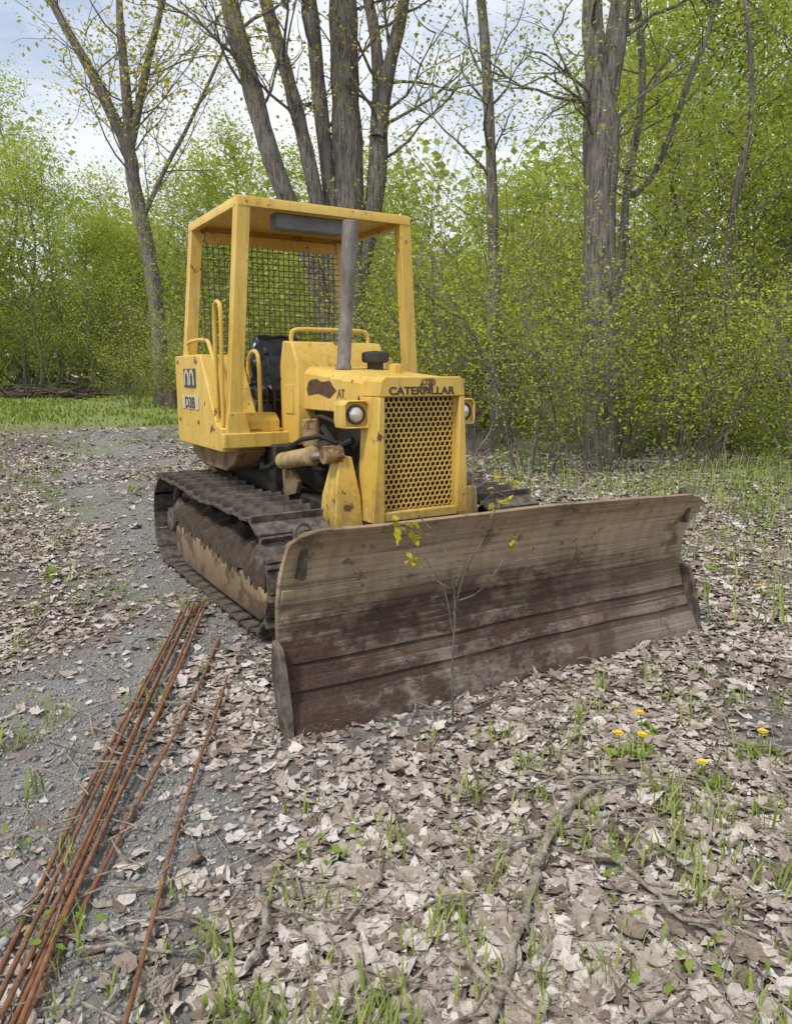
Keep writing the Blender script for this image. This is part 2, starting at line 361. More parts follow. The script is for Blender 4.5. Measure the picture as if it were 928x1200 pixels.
# gravel stones
xx, yy = sample(80000, .75, 8, 1.5); keep = rng.random(len(xx)) < gravel(xx, yy)**1.2; xx, yy = xx[keep], yy[keep]; n = len(xx)
O = np.array([[1,0,0],[-1,0,0],[0,1,0],[0,-1,0],[0,0,1],[0,0,-1]])*1.0
OF = np.array([[0,2,4],[2,1,4],[1,3,4],[3,0,4],[2,0,5],[1,2,5],[3,1,5],[0,3,5]])
s = np.clip(rng.lognormal(math.log(.0054), .45, n), .0025, .016)
V = np.stack([xx, yy, gz(xx, yy)+s*.3], 1)[:, None]+s[:, None, None]*(O[None]*rng.uniform(.6, 1.3, (n, 6, 1))+rng.normal(size=(n, 6, 3))*.2)
o = link('gravel', np_mesh('gravel', V.reshape(-1, 3), (np.arange(n)[:, None, None]*6+OF[None]).reshape(-1, 3)), STONE)
tag(o, 'grey crushed stone gravel scattered beside the rods', 'gravel', None, 'stuff')
def tufts(n, y0, y1, per, spread, h0, h1, p, fn):
    tx, ty = sample(n, y0, y1, p); k = rng.random(n) < fn(tx, ty); tx, ty = tx[k], ty[k]
    bx = np.repeat(tx, per)+rng.normal(size=len(tx)*per)*spread; by = np.repeat(ty, per)+rng.normal(size=len(tx)*per)*spread
    return np.stack([bx, by, gz(bx, by)], 1), rng.uniform(h0, h1, len(bx))*np.repeat(rng.uniform(.6, 1.3, len(tx)), per)
b1, h1 = tufts(2300, 1.0, 12, 11, .03, .035, .10, 1.3, lambda x, y: np.clip(.2+.55*vnoise(x, y, 2.2, 31), .04, .9)*(1-.6*gravel(x, y)))
n = 30000; bx = rng.uniform(-26, -2.5, n); by = rng.uniform(19, 44, n); k = rng.random(n) < grassy(bx, by)*(1-.9*gravel(bx, by)); bx, by = bx[k], by[k]
b2 = np.stack([bx, by, gz(bx, by)], 1); h2 = rng.uniform(.05, .16, len(bx))
o = blades('grass', b1, h1, GRASS, .0034); tag(o, 'short green grass tufts poking through the fallen leaves', 'grass', None, 'stuff')
o = blades('meadow_grass', b2, h2, GRASS, .03); tag(o, 'green grass strip across the far left clearing', 'grass', None, 'stuff')
bx = rng.uniform(1.2, 9, 7000); by = rng.uniform(3.6, 11, 7000); k = rng.random(7000) < np.clip(.35+.7*vnoise(bx, by, 1.7, 41), 0, 1); bx, by = bx[k], by[k]
o = blades('verge_grass', np.stack([bx, by, gz(bx, by)], 1), rng.uniform(.1, .42, len(bx)), GRASS, .0042)
tag(o, 'thin straggly grass along the edge of the thicket', 'grass', None, 'stuff')
def weeds(n, x0, x1, y0, y1, fn, per=9, s0=.05, hh=.16):
    bx = rng.uniform(x0, x1, n); by = rng.uniform(y0, y1, n); k = rng.random(n) < fn(bx, by); bx, by = bx[k], by[k]
    sc_ = rng.uniform(.5, 1.4, len(bx)); px = np.repeat(bx, per); py = np.repeat(by, per); ss = np.repeat(sc_, per)
    px = px+rng.normal(size=len(px))*.04*ss; py = py+rng.normal(size=len(py))*.04*ss
    return np.stack([px, py, gz(px, py)+.02+rng.random(len(px))*hh*ss], 1), s0*ss
c1, s1 = weeds(560, -3.2, 4, 1.3, 6, lambda x, y: np.clip(.2+.6*vnoise(x, y, 1.9, 52), .05, .8), 9, .027, .06)
c2, s2 = weeds(1700, .8, 10, 4.2, 12, lambda x, y: np.clip(.25+.6*vnoise(x, y, 1.2, 53), .04, .9)*sstep(3.6, 9, y), 12, .045, .36)
c3, s3 = weeds(900, -12, -1.6, 4.5, 18, lambda x, y: np.clip(.1+.6*vnoise(x, y, 1.0, 54), .0, .8)*(1-.5*gravel(x, y)), 12, .06, .08)
o = big_leaves('ground_weeds', np.r_[c1, c2, c3], np.r_[s1, s2, s3], LF_WEED, .75, .6, .62)
tag(o, 'low green weeds sprouting among the fallen leaves', 'weeds', None, 'stuff')
mb = MB(); rnd = random.Random(5)
for i in range(1700):
    yy_ = .9+9*rnd.random()**1.6; x_ = rnd.uniform(-.5, .7)*(yy_+1.2)
    a = rnd.uniform(0, 6.28); L = rnd.uniform(.05, .36); z_ = gzf(x_, yy_)+.022; q_ = rnd.uniform(.5, 1.5)
    mb.tube([(x_, yy_, z_), (x_+L*.5*math.cos(a), yy_+L*.5*math.sin(a), z_+rnd.uniform(0, .02)), (x_+L*math.cos(a+.25), yy_+L*math.sin(a+.25), z_+rnd.uniform(-.01, .015))], [.003*q_, .0025*q_, .0015*q_], 4)
tag(mb.build('twig_litter', STICK), 'thin broken twigs strewn over the leaves', 'twigs', None, 'stuff')

# ------------------------------------------------------------------ trees
def branch(mb, tips, p, d, L, r, level, rnd, up=.1, n=5, gn=.2, sides=6, kids=4):
    pts = [p.copy()]; q = p.copy(); d = d.normalized()
    for i in range(n):
        d = (d+Vector((rnd.gauss(0, gn), rnd.gauss(0, gn), rnd.gauss(0, gn)+up))).normalized(); q = q+d*(L/n); pts.append(q.copy())
    mb.tube(pts, [max(.003, r*(1-.75*i/n)) for i in range(n+1)], max(3, sides))
    if level == 0: tips += pts[1:]
    else:
        tips += pts[-2:]
        for k in range(kids):
            i = rnd.randint(max(1, n//3), n); dd = (d+Vector((rnd.gauss(0, .7), rnd.gauss(0, .7), rnd.gauss(0, .4)))).normalized()
            branch(mb, tips, pts[i], dd, L*rnd.uniform(.4, .65), r*.45, level-1, rnd, up, n, gn, sides-1, kids)
def crown_pts(tips, n, spread):
    T = np.array([tuple(t) for t in tips]); w = rng.random(len(T))**2; c = T[rng.choice(len(T), n, p=w/w.sum())]
    return c+rng.normal(size=(n, 3))*spread
def make_tree(name, label, cat, group, Ht, r, nb, leafn, size, spread, seed, f0=.25, mat=None, blen=.3):
    rnd = random.Random(seed); root = empty(name, (0, 0, 0), 0, label, cat, group); mb = MB(); tips = []
    pts = []; x = y = 0
    for i in range(11):
        pts.append(Vector((x, y, Ht*i/10-.1))); x += rnd.gauss(0, .018)*Ht; y += rnd.gauss(0, .018)*Ht
    mb.tube(pts, [r*(1.25 if i == 0 else 1-.085*i) for i in range(11)], 9)
    for k in range(nb):
        f = f0+(.98-f0)*rnd.random(); i = min(9, int(f*10)); p = pts[i].lerp(pts[i+1], f*10-i); a = rnd.uniform(0, 6.28)
        d = Vector((math.cos(a), math.sin(a), rnd.uniform(.25, 1.0)))
        branch(mb, tips, p, d, Ht*blen*(1.2-f)+.5, r*.4*(1.1-f)+.008, 1, rnd, .06, 5, .18, 5, 4)
    mb.build('trunk', BARK2, root); leaf_cloud('crown', crown_pts(tips, leafn, spread), np.full(leafn, size), mat or LF_TREE, root); return root
def make_shrub(name, label, group, Ht, stems, leafn, size, seed, spread=.16):
    rnd = random.Random(seed); root = empty(name, (0, 0, 0), 0, label, 'shrub', group); mb = MB(); tips = []
    for k in range(stems):
        a = rnd.uniform(0, 6.28); o = Vector((math.cos(a), math.sin(a), 0))*rnd.uniform(.05, .45)
        d = Vector((math.cos(a)*rnd.uniform(.05, .55), math.sin(a)*rnd.uniform(.05, .55), 1))
        branch(mb, tips, o-Vector((0, 0, .05)), d, Ht*rnd.uniform(.55, 1), rnd.uniform(.009, .021), 1, rnd, .03, 7, .13, 5, 7)
    mb.build('stems', BARK2, root); leaf_cloud('foliage', crown_pts(tips, leafn, spread), np.full(leafn, size), LF_SHRUB, root); return root

def catmull(P, m=5):
    out = []; n = len(P)
    for i in range(n-1):
        a, b, c, d = P[max(i-1, 0)], P[i], P[i+1], P[min(i+2, n-1)]
        for k in range(m):
            t = k/m; out.append([.5*(2*b[j]+(c[j]-a[j])*t+(2*a[j]-5*b[j]+4*c[j]-d[j])*t*t+(3*b[j]-a[j]-3*c[j]+d[j])*t**3) for j in range(4)])
    out.append(list(P[-1])); return out
def big_tree(label, stems, Yd, leafn, size, seed, nb=14, ext=4.5, bl=(1.2, 3.0), vmax=260, mat=None, spread=.28, wk=1.0):
    rnd = random.Random(seed); b0 = at(stems[0][0][0], stems[0][0][1], Yd); g = gzf(b0.x, Yd)
    root = empty('tree', (b0.x, Yd, g), 0, label, 'tree'); mb = MB(); tips = []; base = Vector((b0.x, Yd, g))
    for si, st in enumerate(stems):
        off = 0 if si == 0 else rnd.uniform(-.5, .5)
        P = []
        for i, (u_, v_, w_) in enumerate(st):
            p = at(u_, v_, Yd+off*min(1, i/2)); p -= base
            if i == 0 and si == 0: p.z = -.12
            P.append((p.x, p.y, p.z, w_*wk/2*Yd/870))
        l, k = Vector(P[-1][:3]), Vector(P[-2][:3]); dd = (l-k).normalized(); dd = (dd+Vector((0, 0, .3))).normalized()
        if ext: 
            P.append((*(l+dd*ext*.5+Vector((rnd.gauss(0, .2), rnd.gauss(0, .3), 0))), P[-1][3]*.7)); P.append((*(l+dd*ext), P[-1][3]*.35))
        C_ = catmull(P); mb.tube([c[:3] for c in C_], [c[3]*(1+.05*rnd.gauss(0, 1)) for c in C_], 12)
        zc = at(464, vmax, Yd).z-g
        cand = [c for c in C_ if c[2] > zc]
        for k in range(nb):
            if not cand: break
            c = rnd.choice(cand); a = rnd.uniform(0, 6.28); d = Vector((math.cos(a), math.sin(a)*.8, rnd.uniform(.1, 1.1)))
            branch(mb, tips, Vector(c[:3]), d, rnd.uniform(*bl), min(.035, c[3]*.3), 1, rnd, .05, 6, .2, 6, 5)
    mb.build('trunk', BARK, root)
    if leafn and tips: leaf_cloud('crown', crown_pts(tips, leafn, spread), np.full(leafn, size), mat or LF_TREE, root)
    return root
big_tree('leaning grey tree forking high up, left of the bulldozer canopy', [[(190, 468, 19), (186, 385, 16), (175, 300, 16), (157, 215, 16), (150, 175, 14), (110, 90, 11), (58, -5, 9)],
        [(153, 195, 12), (150, 130, 11), (144, 60, 9), (140, -5, 7)], [(152, 185, 9), (170, 90, 8), (192, -5, 6)], [(170, 250, 6), (198, 190, 5), (222, 145, 4)]], 29, 5200, .15, 3, 10, 7, (2, 5.5), 250, LF_YEL, .4)
big_tree('multi-stemmed grey tree rising directly behind the bulldozer canopy', [[(405, 515, 54), (408, 400, 40), (410, 240, 32), (405, 120, 32), (402, -5, 29)], [(398, 440, 26), (362, 300, 20), (320, 190, 20), (292, 90, 20), (268, -5, 18)],
        [(402, 400, 20), (382, 290, 17), (362, 190, 16), (340, 100, 15), (310, -5, 13)], [(404, 330, 18), (388, 230, 17), (374, 110, 16), (362, -5, 15)],
        [(414, 350, 24), (438, 240, 22), (444, 160, 20), (443, 80, 14), (430, -5, 11)], [(444, 160, 16), (456, 80, 15), (474, -5, 13)]], 16, 4800, .09, 4, 8, 5, (1, 3), 190, LF_YEL)
big_tree('thin dark tree standing in the green gap right of the canopy', [[(582, 515, 16), (580, 400, 13), (577, 240, 12), (571, 100, 11), (563, -5, 10)]], 15, 2600, .08, 5, 16, 4, (1, 2.4), 230)
big_tree('thick straight grey tree with two stems, right of the blade', [[(705, 546, 46), (704, 520, 40), (702, 300, 37), (704, 160, 38), (698, 70, 25), (694, -5, 21)], [(708, 130, 24), (720, 60, 23), (728, -5, 21)]], 12, 2200, .07, 6, 11, 5, (1, 2.2), 420)
big_tree('slim dark tree leaning right beside the thick grey tree', [[(728, 530, 12), (725, 400, 10), (733, 235, 9), (752, 110, 8), (746, -5, 7)], [(733, 235, 7), (768, 200, 6), (805, 100, 6), (835, 20, 5)]], 13.5, 2600, .08, 7, 10, 4, (1, 2.2), 240)
big_tree('slender curved tree near the right picture edge in the thicket', [[(852, 525, 10), (845, 400, 8), (858, 250, 8), (880, 130, 6), (872, -5, 5)]], 14, 3000, .08, 8, 16, 4, (1, 2.2), 280)

GR_S = 'shrubs of the thicket right of the bulldozer'
protos = [make_shrub('shrub', 'bright green leafy shrub with thin grey stems in the thicket right of the bulldozer', GR_S, h_, st_, ln, .064, sd, .17) for h_, st_, ln, sd in ((3.6, 12, 3500, 1), (4.6, 11, 4000, 2), (2.6, 12, 2400, 3), (4.0, 12, 2300, 4))]
used = set(); rnd = random.Random(77)
def put(proto, x, y, sc_, rz, label=None, group=None):
    if proto.name in used: r = copy_tree(proto)
    else: r = proto; used.add(proto.name)
    r.location = (x, y, gzf(x, y)-.02); r.rotation_euler = (0, 0, rz); r.scale = (sc_, sc_, sc_*rnd.uniform(.9, 1.1))
    if label: r['label'] = label
    if group: r['group'] = group
    return r
k = 0
for row, (yb, x0, x1, stp) in enumerate(((10.6, 1.6, 8.6, 1.45), (12.8, .6, 9.6, 1.35), (15.4, .3, 12, 1.35))):
    x = x0
    while x < x1:
        put(protos[(k*7+row) % 4 if row else (2 if k % 2 else 3)], x+rnd.uniform(-.4, .4), yb+rnd.uniform(-.6, .7), rnd.uniform(.75, 1.15), rnd.uniform(0, 6.28)); x += stp; k += 1
for x, y in [(-3.6, 17), (-2.4, 18.5), (-1.4, 16.5), (-.6, 18), (-4.6, 19.5), (.2, 17), (-5.4, 21.5), (-3.2, 21), (-1.5, 21)]:
    put(protos[rnd.randint(0, 3)], x, y, rnd.uniform(.9, 1.3), rnd.uniform(0, 6.28), 'green leafy shrub at the wood edge behind the bulldozer canopy', 'shrubs behind the bulldozer')
for x, y, s_ in [(-9.9, 28.2, .8), (-8.8, 28, .7), (-9.2, 30, .95)]:
    put(protos[2], x, y, s_, rnd.uniform(0, 6.28), 'low bushy shrub around the foot of the leaning forked tree', 'shrubs at the foot of the leaning tree')
for x, y in [(-8, 31), (-11, 33), (-12.5, 34.5), (-15, 33.5), (-17.5, 36), (-20, 36), (-23, 37), (-7, 28), (-11.5, 37), (-14, 38), (-19, 38.5), (-16, 38), (-21.5, 38)]:
    put(protos[rnd.randint(0, 3)], x, y, rnd.uniform(.9, 1.4), rnd.uniform(0, 6.28), 'bushy green shrub under the trees across the far left clearing', 'shrubs across the far clearing')
GR_T = 'young trees of the wood behind'
tl = 'slender young tree with fresh green crown in the wood beyond the thicket'
tp = [make_tree('tree', tl, 'tree', GR_T, 11, .11, 28, 8500, .13, .42, 21), make_tree('tree', tl, 'tree', GR_T, 9, .09, 26, 8000, .12, .38, 22, .18), make_tree('tree', tl, 'tree', GR_T, 13, .13, 28, 6500, .135, .45, 23, .35)]
for (x, y, i, s_) in [(6.5, 17.5, 1, 1), (9.2, 17, 0, .95), (11.5, 19, 1, 1.1), (8, 20.5, 0, 1.1), (13.5, 21, 0, 1.1), (10.5, 23.5, 2, 1.05), (5.2, 22, 1, .8), (2.4, 23, 1, .72), (16, 24, 0, 1.2), (13, 27, 2, 1.1), (7.2, 27, 0, 1), (3.8, 28, 1, .85), (9.8, 15.5, 0, .9),
                     (18.5, 28, 0, 1.2), (.6, 25, 1, .75), (-2.2, 25, 1, .9), (-4.6, 27, 1, 1), (10, 31, 0, 1.2), (15, 33, 0, 1.3)]:
    put(tp[i], x, y, s_, rnd.uniform(0, 6.28))
ll = 'tall slim tree in the row across the far left clearing'
for (x, y, i, s_) in [(-13.5, 34, 0, .75), (-16.5, 35, 2, .8), (-19.5, 34, 0, 1.0), (-22, 36, 2, 1.05), (-11, 36, 1, 1.1), (-8, 35, 1, 1.1), (-24.5, 38, 0, 1.3), (-18, 40, 0, 1.0), (-14.5, 41, 1, 1.1), (-6.5, 33, 1, 1.1), (-21, 43, 2, 1.2)]:
    put(tp[i], x, y, s_, rnd.uniform(0, 6.28), ll, 'trees across the far clearing')
def mass(name, label, n, x0, x1, y0, y1, htop, size, mat, seed, lof=.42, loh=5.5, m=130, r0=.8, r1=1.9):
    r = np.random.default_rng(seed); cx = r.uniform(x0, x1, m); cy = r.uniform(y0, y1, m); hh = htop*r.uniform(.55, 1.05, m)
    cz = hh*r.uniform(.1, .95, m)**.8; q = r.integers(0, m, n)
    rad = r.uniform(r0, r1, m)
    c = np.stack([cx[q]+r.normal(size=n)*rad[q], cy[q]+r.normal(size=n)*rad[q], cz[q]+r.normal(size=n)*rad[q]*.8], 1)
    lo = r.random(n) < lof; c[lo, 0] = r.uniform(x0, x1, lo.sum()); c[lo, 2] = r.uniform(0, loh, lo.sum())
    c[:, 2] = np.maximum(np.abs(c[:, 2]), .05)+gz(c[:, 0], c[:, 1])
    tag(leaf_cloud(name, c, np.full(n, size), mat, None, .6, .7), label, 'woodland', None, 'stuff')
mass('woodland', 'far green woodland closing the left clearing', 60000, -46, -3, 44, 54, 12.5, .46, LF_FAR, 5)
mass('woodland', 'leafy woodland far behind the thicket and the bulldozer', 60000, -4, 34, 33, 42, 11, .40, LF_FAR, 6)
mass('undergrowth', 'soft green undergrowth filling the wood behind the thicket stems', 44000, -3.5, 20, 17.5, 23, 4.6, .15, LF_UND, 7, .4, 2.6, 90, .4, .9)
mass('undergrowth', 'low leafy undergrowth at the foot of the thicket along its right side', 13000, 2.5, 13, 12.3, 16.5, 1.6, .085, LF_UND, 8, .5, 1.0, 60, .25, .6)
def brush(label, u_, v_, Yd, n, wx, hz_, seed):
    rnd = random.Random(seed); b = at(u_, v_, Yd); b.z = gzf(b.x, Yd); root = empty('brush_pile', b, 0, label, 'brush pile'); mb = MB()
    for i in range(n):
        x = rnd.gauss(0, wx*.5); y = rnd.gauss(0, .7); z = abs(rnd.gauss(0, .5))*hz_*math.exp(-(x/wx)**2)*rnd.uniform(.4, 1.2); a = rnd.uniform(0, 6.28); L = rnd.uniform(.4, 1.9); e = rnd.uniform(-.2, .5)
        mb.tube([(x-L/2*math.cos(a), y-L/2*math.sin(a), max(.02, z)), (x, y, z+.06), (x+L/2*math.cos(a), y+L/2*math.sin(a), max(.02, z+L*e*.5))], [rnd.uniform(.02, .08), .035, .012], 5)
    mb.build('branches', BRUSHB, root)
brush('dark heap of cut brush at the far left edge of the clearing', 22, 455, 33, 130, 2.0, .5, 3)
brush('lower dark brush heap to the right in the far clearing', 92, 452, 33.5, 70, 1.0, .55, 4)
b = at(201, 460, 27); mb = MB(); mb.lathe([(.32, -.1), (.27, .1), (.25, .45), (.24, .62), (.2, .66), (.001, .64)], (0, 0, 0), (0, 0, 1), 14)
o = mb.build('tree_stump', BRUSHB); o.location = (b.x, 27, gzf(b.x, 27)); tag(o, 'dark stump in the grass just left of the bulldozer fender', 'stump')

# ------------------------------------------------------------------ BULLDOZER (local x = across, y = backwards, z = up)
D = empty('bulldozer', (.594, 3.224, 0), R(31), 'old weathered yellow crawler bulldozer with open canopy and rusty front blade', 'bulldozer')
HW = 1.158
PZ = [0, .06, .14, .24, .36, .48, .58, .66, .72, .765]; PT = [-.035, -.01, .03, .075, .105, .10, .07, .03, -.005, -.035]
def bt(z): return float(np.interp(z, PZ, PT))
def shaped(x, y, z):
    e = max(0, (abs(x)-1.02)/.145); z_ = z
    if z > .55: z -= .045*e*e*(z-.55)/.2
    z += (z_/.765)*(.016-.02*x/HW)
    return (x, y+.007*math.sin(4.1*x+z*3)+.004*math.sin(11*x+9*z), z+.006*math.sin(3.3*x+.6)*(z > .6))
def bstrip(mb, z0, z1, off, th, s0, s1, nseg=28):
    zs = np.linspace(z0, z1, max(3, int((z1-z0)/.03))); poly = [(bt(z)-off, z) for z in zs]+[(bt(z)-off+th, z) for z in zs[::-1]]
    mb.loft([[shaped(x, a, z) for a, z in poly] for x in np.linspace(s0, s1, nseg)]); return mb
blade = bstrip(MB(), .03, .765, 0, .03, -HW, HW, 44).build('blade', BLD, D, 'curved rust brown dozer blade with muddy streaks', .003)
bstrip(MB(), -.01, .115, .018, .018, -HW+.003, HW-.003).build('cutting_edge', BAR, blade, None, .003)
bstrip(MB(), .15, .195, .011, .014, -HW+.01, HW-.01).build('wear_bar', BAR, blade, None, .003)
bstrip(MB(), .245, .30, .011, .014, -HW+.01, HW-.01).build('wear_bar', BAR, blade, None, .003)
bstrip(MB(), .40, .422, .011, .014, -HW+.01, HW-.01).build('wear_bar', BAR, blade, None, .003)
bstrip(MB(), .47, .53, .010, .012, -HW+.01, HW-.01).build('wear_bar', BAR, blade, None, .003)
bstrip(MB(), .735, .768, .006, .042, -HW+.04, HW-.04).build('top_lip', BLD, blade, None, .004)
for s_ in (-1, 1):
    poly = [(-.05, -.02), (-.03, .12), (.01, .26), (.04, .34), (.10, .36), (.12, .25), (.08, .1), (.04, -.02)]
    MB().prism(poly, 'x', s_*(HW+.002), s_*(HW+.028)).build('end_bit', TRK, blade, None, .004)
    MB().prism([(.02, .60), (.10, .60), (.07, .78), (.03, .79), (-.0, .74)], 'x', s_*1.07, s_*1.10).build('lifting_tab', TRK, blade, None, .004)
    MB().box(s_*.45-.05, s_*.45+.05, .135, .24, .15, .5).build('mounting_bracket', TRK, blade, None, .01)
MB().box(-1.12, 1.12, .137, .20, .52, .60).build('back_rib', TRK, blade, None, .008)
MB().box(-1.12, 1.12, .12, .20, .10, .18).build('back_rib', TRK, blade, None, .008)
ring = [Vector((-1.09+.035*math.cos(a), .0+.004*math.cos(a), .785+.035*math.sin(a))) for a in np.linspace(-.6, 3.8, 12)]
MB().tube(ring, .007, 7).build('lifting_eye', TRK, blade)
for s_ in (-1, 1):
    MB().beam((s_*.44, .2, .28), (s_*.44, 1.75, .40), .10, .13).build('push_arm', YELLOW_DIRTY, D, None, .008)
MB().box(-.40, .40, 1.02, 2.98, .33, .66).box(-.44, .44, 1.9, 2.95, .62, .93).box(-.30, .30, .95, 1.3, .45, .60).build('hull', DARK, D, None, .015)
for s_ in (-1, 1):
    sk = MB().prism([(2.0, .895), (2.98, .895), (2.98, .80), (2.75, .74), (2.25, .74), (2.08, .80)], 'x', s_*.64, s_*.445).build('side_skirt', SKIRT, D, 'grimy dark yellow skirt under the platform', .01)
    MB().lathe([(.001, 0), (.15, 0), (.17, .03), (.17, .12), (.001, .13)], (s_*.44, 2.80, .55), (s_, 0, 0), 20).build('drive_case', SKIRT, D, None, .006)
    MB().tube([(s_*.46, 2.05, .84), (s_*.50, 1.95, .78), (s_*.49, 1.85, .80), (s_*.44, 1.76, .86)], .017, 8).build('hydraulic_hose', RUBBER, D)
# tracks
Fr, Rr, rf, rr = (1.15, .335), (2.83, .345), .30, .31
raw = []
for a in np.linspace(-90, -270, 40): raw.append((Fr[0]+rf*math.cos(R(a)), Fr[1]+rf*math.sin(R(a))))
for t in np.linspace(0, 1, 30)[1:-1]: raw.append((Fr[0]+(Rr[0]-Fr[0])*t, Fr[1]+rf+(Rr[1]+rr-Fr[1]-rf)*t-.028*math.sin(math.pi*t)*(.6+.4*math.cos(6.28*2*t))))
for a in np.linspace(90, -90, 40): raw.append((Rr[0]+rr*math.cos(R(a)), Rr[1]+rr*math.sin(R(a))))
raw.append(raw[0]); raw = np.array(raw); seg = np.r_[0, np.cumsum(np.hypot(*np.diff(raw, axis=0).T))]; NS = 36
def tp_(d): d = d % seg[-1]; return np.array([np.interp(d, seg, raw[:, 0]), np.interp(d, seg, raw[:, 1])])
smb = MB(); smb.box(-.2, .2, -.066, .07, -.014, 0); smb.prism([(.040, 0), (.066, 0), (.060, .036), (.050, .036)], 'x', -.2, .2); smb.prism([(-.07, -.014), (-.045, -.014), (-.05, .006), (-.066, .006)], 'x', -.2, .2)
shoe_me = smb.mesh('track_shoe', False); shoe_me.materials.append(TRK)
srn = random.Random(8)
for sgn in (-1, 1):
    xc = sgn*.71; mb = MB()
    for i in range(NS):
        p0 = tp_(i*seg[-1]/NS-.08); p1 = tp_(i*seg[-1]/NS+.08); tan = (p1-p0)/np.linalg.norm(p1-p0); nrm = np.array([-tan[1], tan[0]])
        for dx in (-.055, .055):
            a = p0-nrm*.05; c = p1-nrm*.05; mb.beam((xc+dx, *a), (xc+dx, *c), .035, .055)
    track = mb.build('track', TRK, D, 'muddy steel crawler track', .004)
    for i in range(NS):
        d = (i+.5)*seg[-1]/NS; p = tp_(d); q0 = tp_(d-.06); q1 = tp_(d+.06); tan = (q1-q0)/np.linalg.norm(q1-q0); nrm = np.array([-tan[1], tan[0]])
        o = bpy.data.objects.new('track_shoe', shoe_me); COL.objects.link(o); o.parent = track
        M = Matrix(((1, 0, 0, xc), (0, tan[0], nrm[0], p[0]), (0, tan[1], nrm[1], p[1]), (0, 0, 0, 1)))
        o.matrix_basis = M @ Matrix.Rotation(srn.gauss(0, .035), 4, 'X') @ Matrix.Rotation(srn.gauss(0, .012), 4, 'Z') @ Matrix.Translation((srn.gauss(0, .004), 0, 0))
    ox = xc+sgn*.165; ix = xc-sgn*.12
    MB().loft([[(ox-sgn*.02, t, z0), (ox, t, z0+.03), (ox, t, z1), (ox-sgn*.07, t, z1+.05), (ix, t, z1+.05), (ix, t, z0)] for t, z0, z1 in ((.98, .16, .24), (1.12, .085, .30), (1.8, .08, .325), (2.45, .085, .345), (2.66, .16, .32))]).build('track_frame', YELLOW_DIRTY, track, 'dirt caked tan track frame', .006)
    m_ = MB(); secs = []; rr_ = random.Random(4+sgn)
    for k_ in range(60):
        t = .98+k_*1.72/59; zb = .335+(t-1)*.03; w1 = rr_.uniform(-.05, .02)
        prof = [(ox+sgn*.004, zb-.03+w1), (ox+sgn*.002, zb+.02+rr_.uniform(-.01, .03)), (ox-sgn*.05, zb+.07+rr_.uniform(-.02, .05)), (xc+sgn*.02, zb+.10+rr_.uniform(-.03, .06)), (xc-sgn*.06, zb+.10+rr_.uniform(-.03, .05)), (ix+sgn*.02, zb+.02)]
        secs.append([(x_+rr_.gauss(0, .006), t+rr_.gauss(0, .005), z_) for x_, z_ in prof])
    m_.loft(secs).build('packed_mud', MUD, track, 'dark caked mud on the track frame')
    for k_ in range(5):
        MB().lathe([(.05, -.14), (.085, -.13), (.085, -.10), (.06, -.09), (.06, .09), (.085, .10), (.085, .13), (.05, .14)], (xc, 1.32+k_*.31, .155), (1, 0, 0), 18).build('roller', DARK, track)
    MB().lathe([(.05, -.15), (.12, -.14), (.2, -.06), (.225, -.05), (.225, .05), (.2, .06), (.12, .14), (.05, .15)], (xc, *Fr), (1, 0, 0), 28).build('idler', TRK, track)
    poly = []
    for k_ in range(25*4):
        rad = .235 if (k_ % 4) in (0, 1) else .20; a = 6.28318*k_/100; poly.append((Rr[0]+rad*math.cos(a), Rr[1]+rad*math.sin(a)))
    spm = MB().prism(poly, 'x', xc-.025, xc+.025); spm.lathe([(.001, 0), (.15, 0), (.15, .08), (.09, .12), (.08, .16), (.001, .165)], (xc, *Rr), (sgn, 0, 0), 22); spm.build('sprocket', TRK, track, None, .004)

# platform, fenders
pl = MB().box(-.72, .72, 1.99, 3.02, .925, .995); pl.box(-.74, .74, 1.95, 2.0, .915, 1.005); pl.build('platform', YEL, D, None, .006)
for sgn in (-1, 1):
    poly = [(3.03, .885), (2.04, .885), (2.04, 1.03), (2.14, 1.06), (2.32, 1.34), (2.42, 1.49), (3.03, 1.49)]
    fen = MB().prism(poly, 'x', sgn*.725, sgn*.44).build('fender', YEL, D, None, .008)
    if sgn < 0:
        MB().box(-.731, -.7265, 2.48, 2.86, 1.13, 1.22).build('model_decal', WHITE, fen, 'worn pale decal with dark letters')
        MB().box(-.731, -.7265, 2.53, 2.80, 1.275, 1.40).build('logo_decal', SLATE, fen, 'dark square emblem with white arches')
        for t0 in (2.725, 2.605):
            pts = [(-.7335, t0+.042, 1.29), (-.7335, t0+.042, 1.345), (-.7335, t0+.026, 1.375), (-.7335, t0, 1.385), (-.7335, t0-.026, 1.375), (-.7335, t0-.042, 1.345), (-.7335, t0-.042, 1.29)]
            mb = MB()
            for pa, pb in zip(pts[:-1], pts[1:]): mb.beam(pa, pb, .002, .024)
            mb.build('logo_arch', WHITE, fen)
        for zz in (1.05, 1.45):
            for t_ in (2.5, 2.95): MB().lathe([(.014, 0), (.014, .008), (.001, .01)], (-.7255, t_, zz), (-1, 0, 0), 8).build('bolt', SKIRT, fen)
def text(body, size, loc, rot, mat, parent, name='lettering', off=.0, xs=1):
    cu = bpy.data.curves.new('t', 'FONT'); cu.body = body; cu.size = size; cu.extrude = .0015; cu.align_x = 'CENTER'; cu.offset = off
    t = bpy.data.objects.new('t', cu); COL.objects.link(t); dg = bpy.context.evaluated_depsgraph_get()
    me = bpy.data.meshes.new_from_object(t.evaluated_get(dg)); bpy.data.objects.remove(t)
    o = link(name, me, None, parent); me.materials.clear(); me.materials.append(mat); o.location = loc; o.rotation_euler = rot; o.scale = (xs, 1, 1); return o
fen = [c for c in D.children if c.name.startswith('fender')][0]
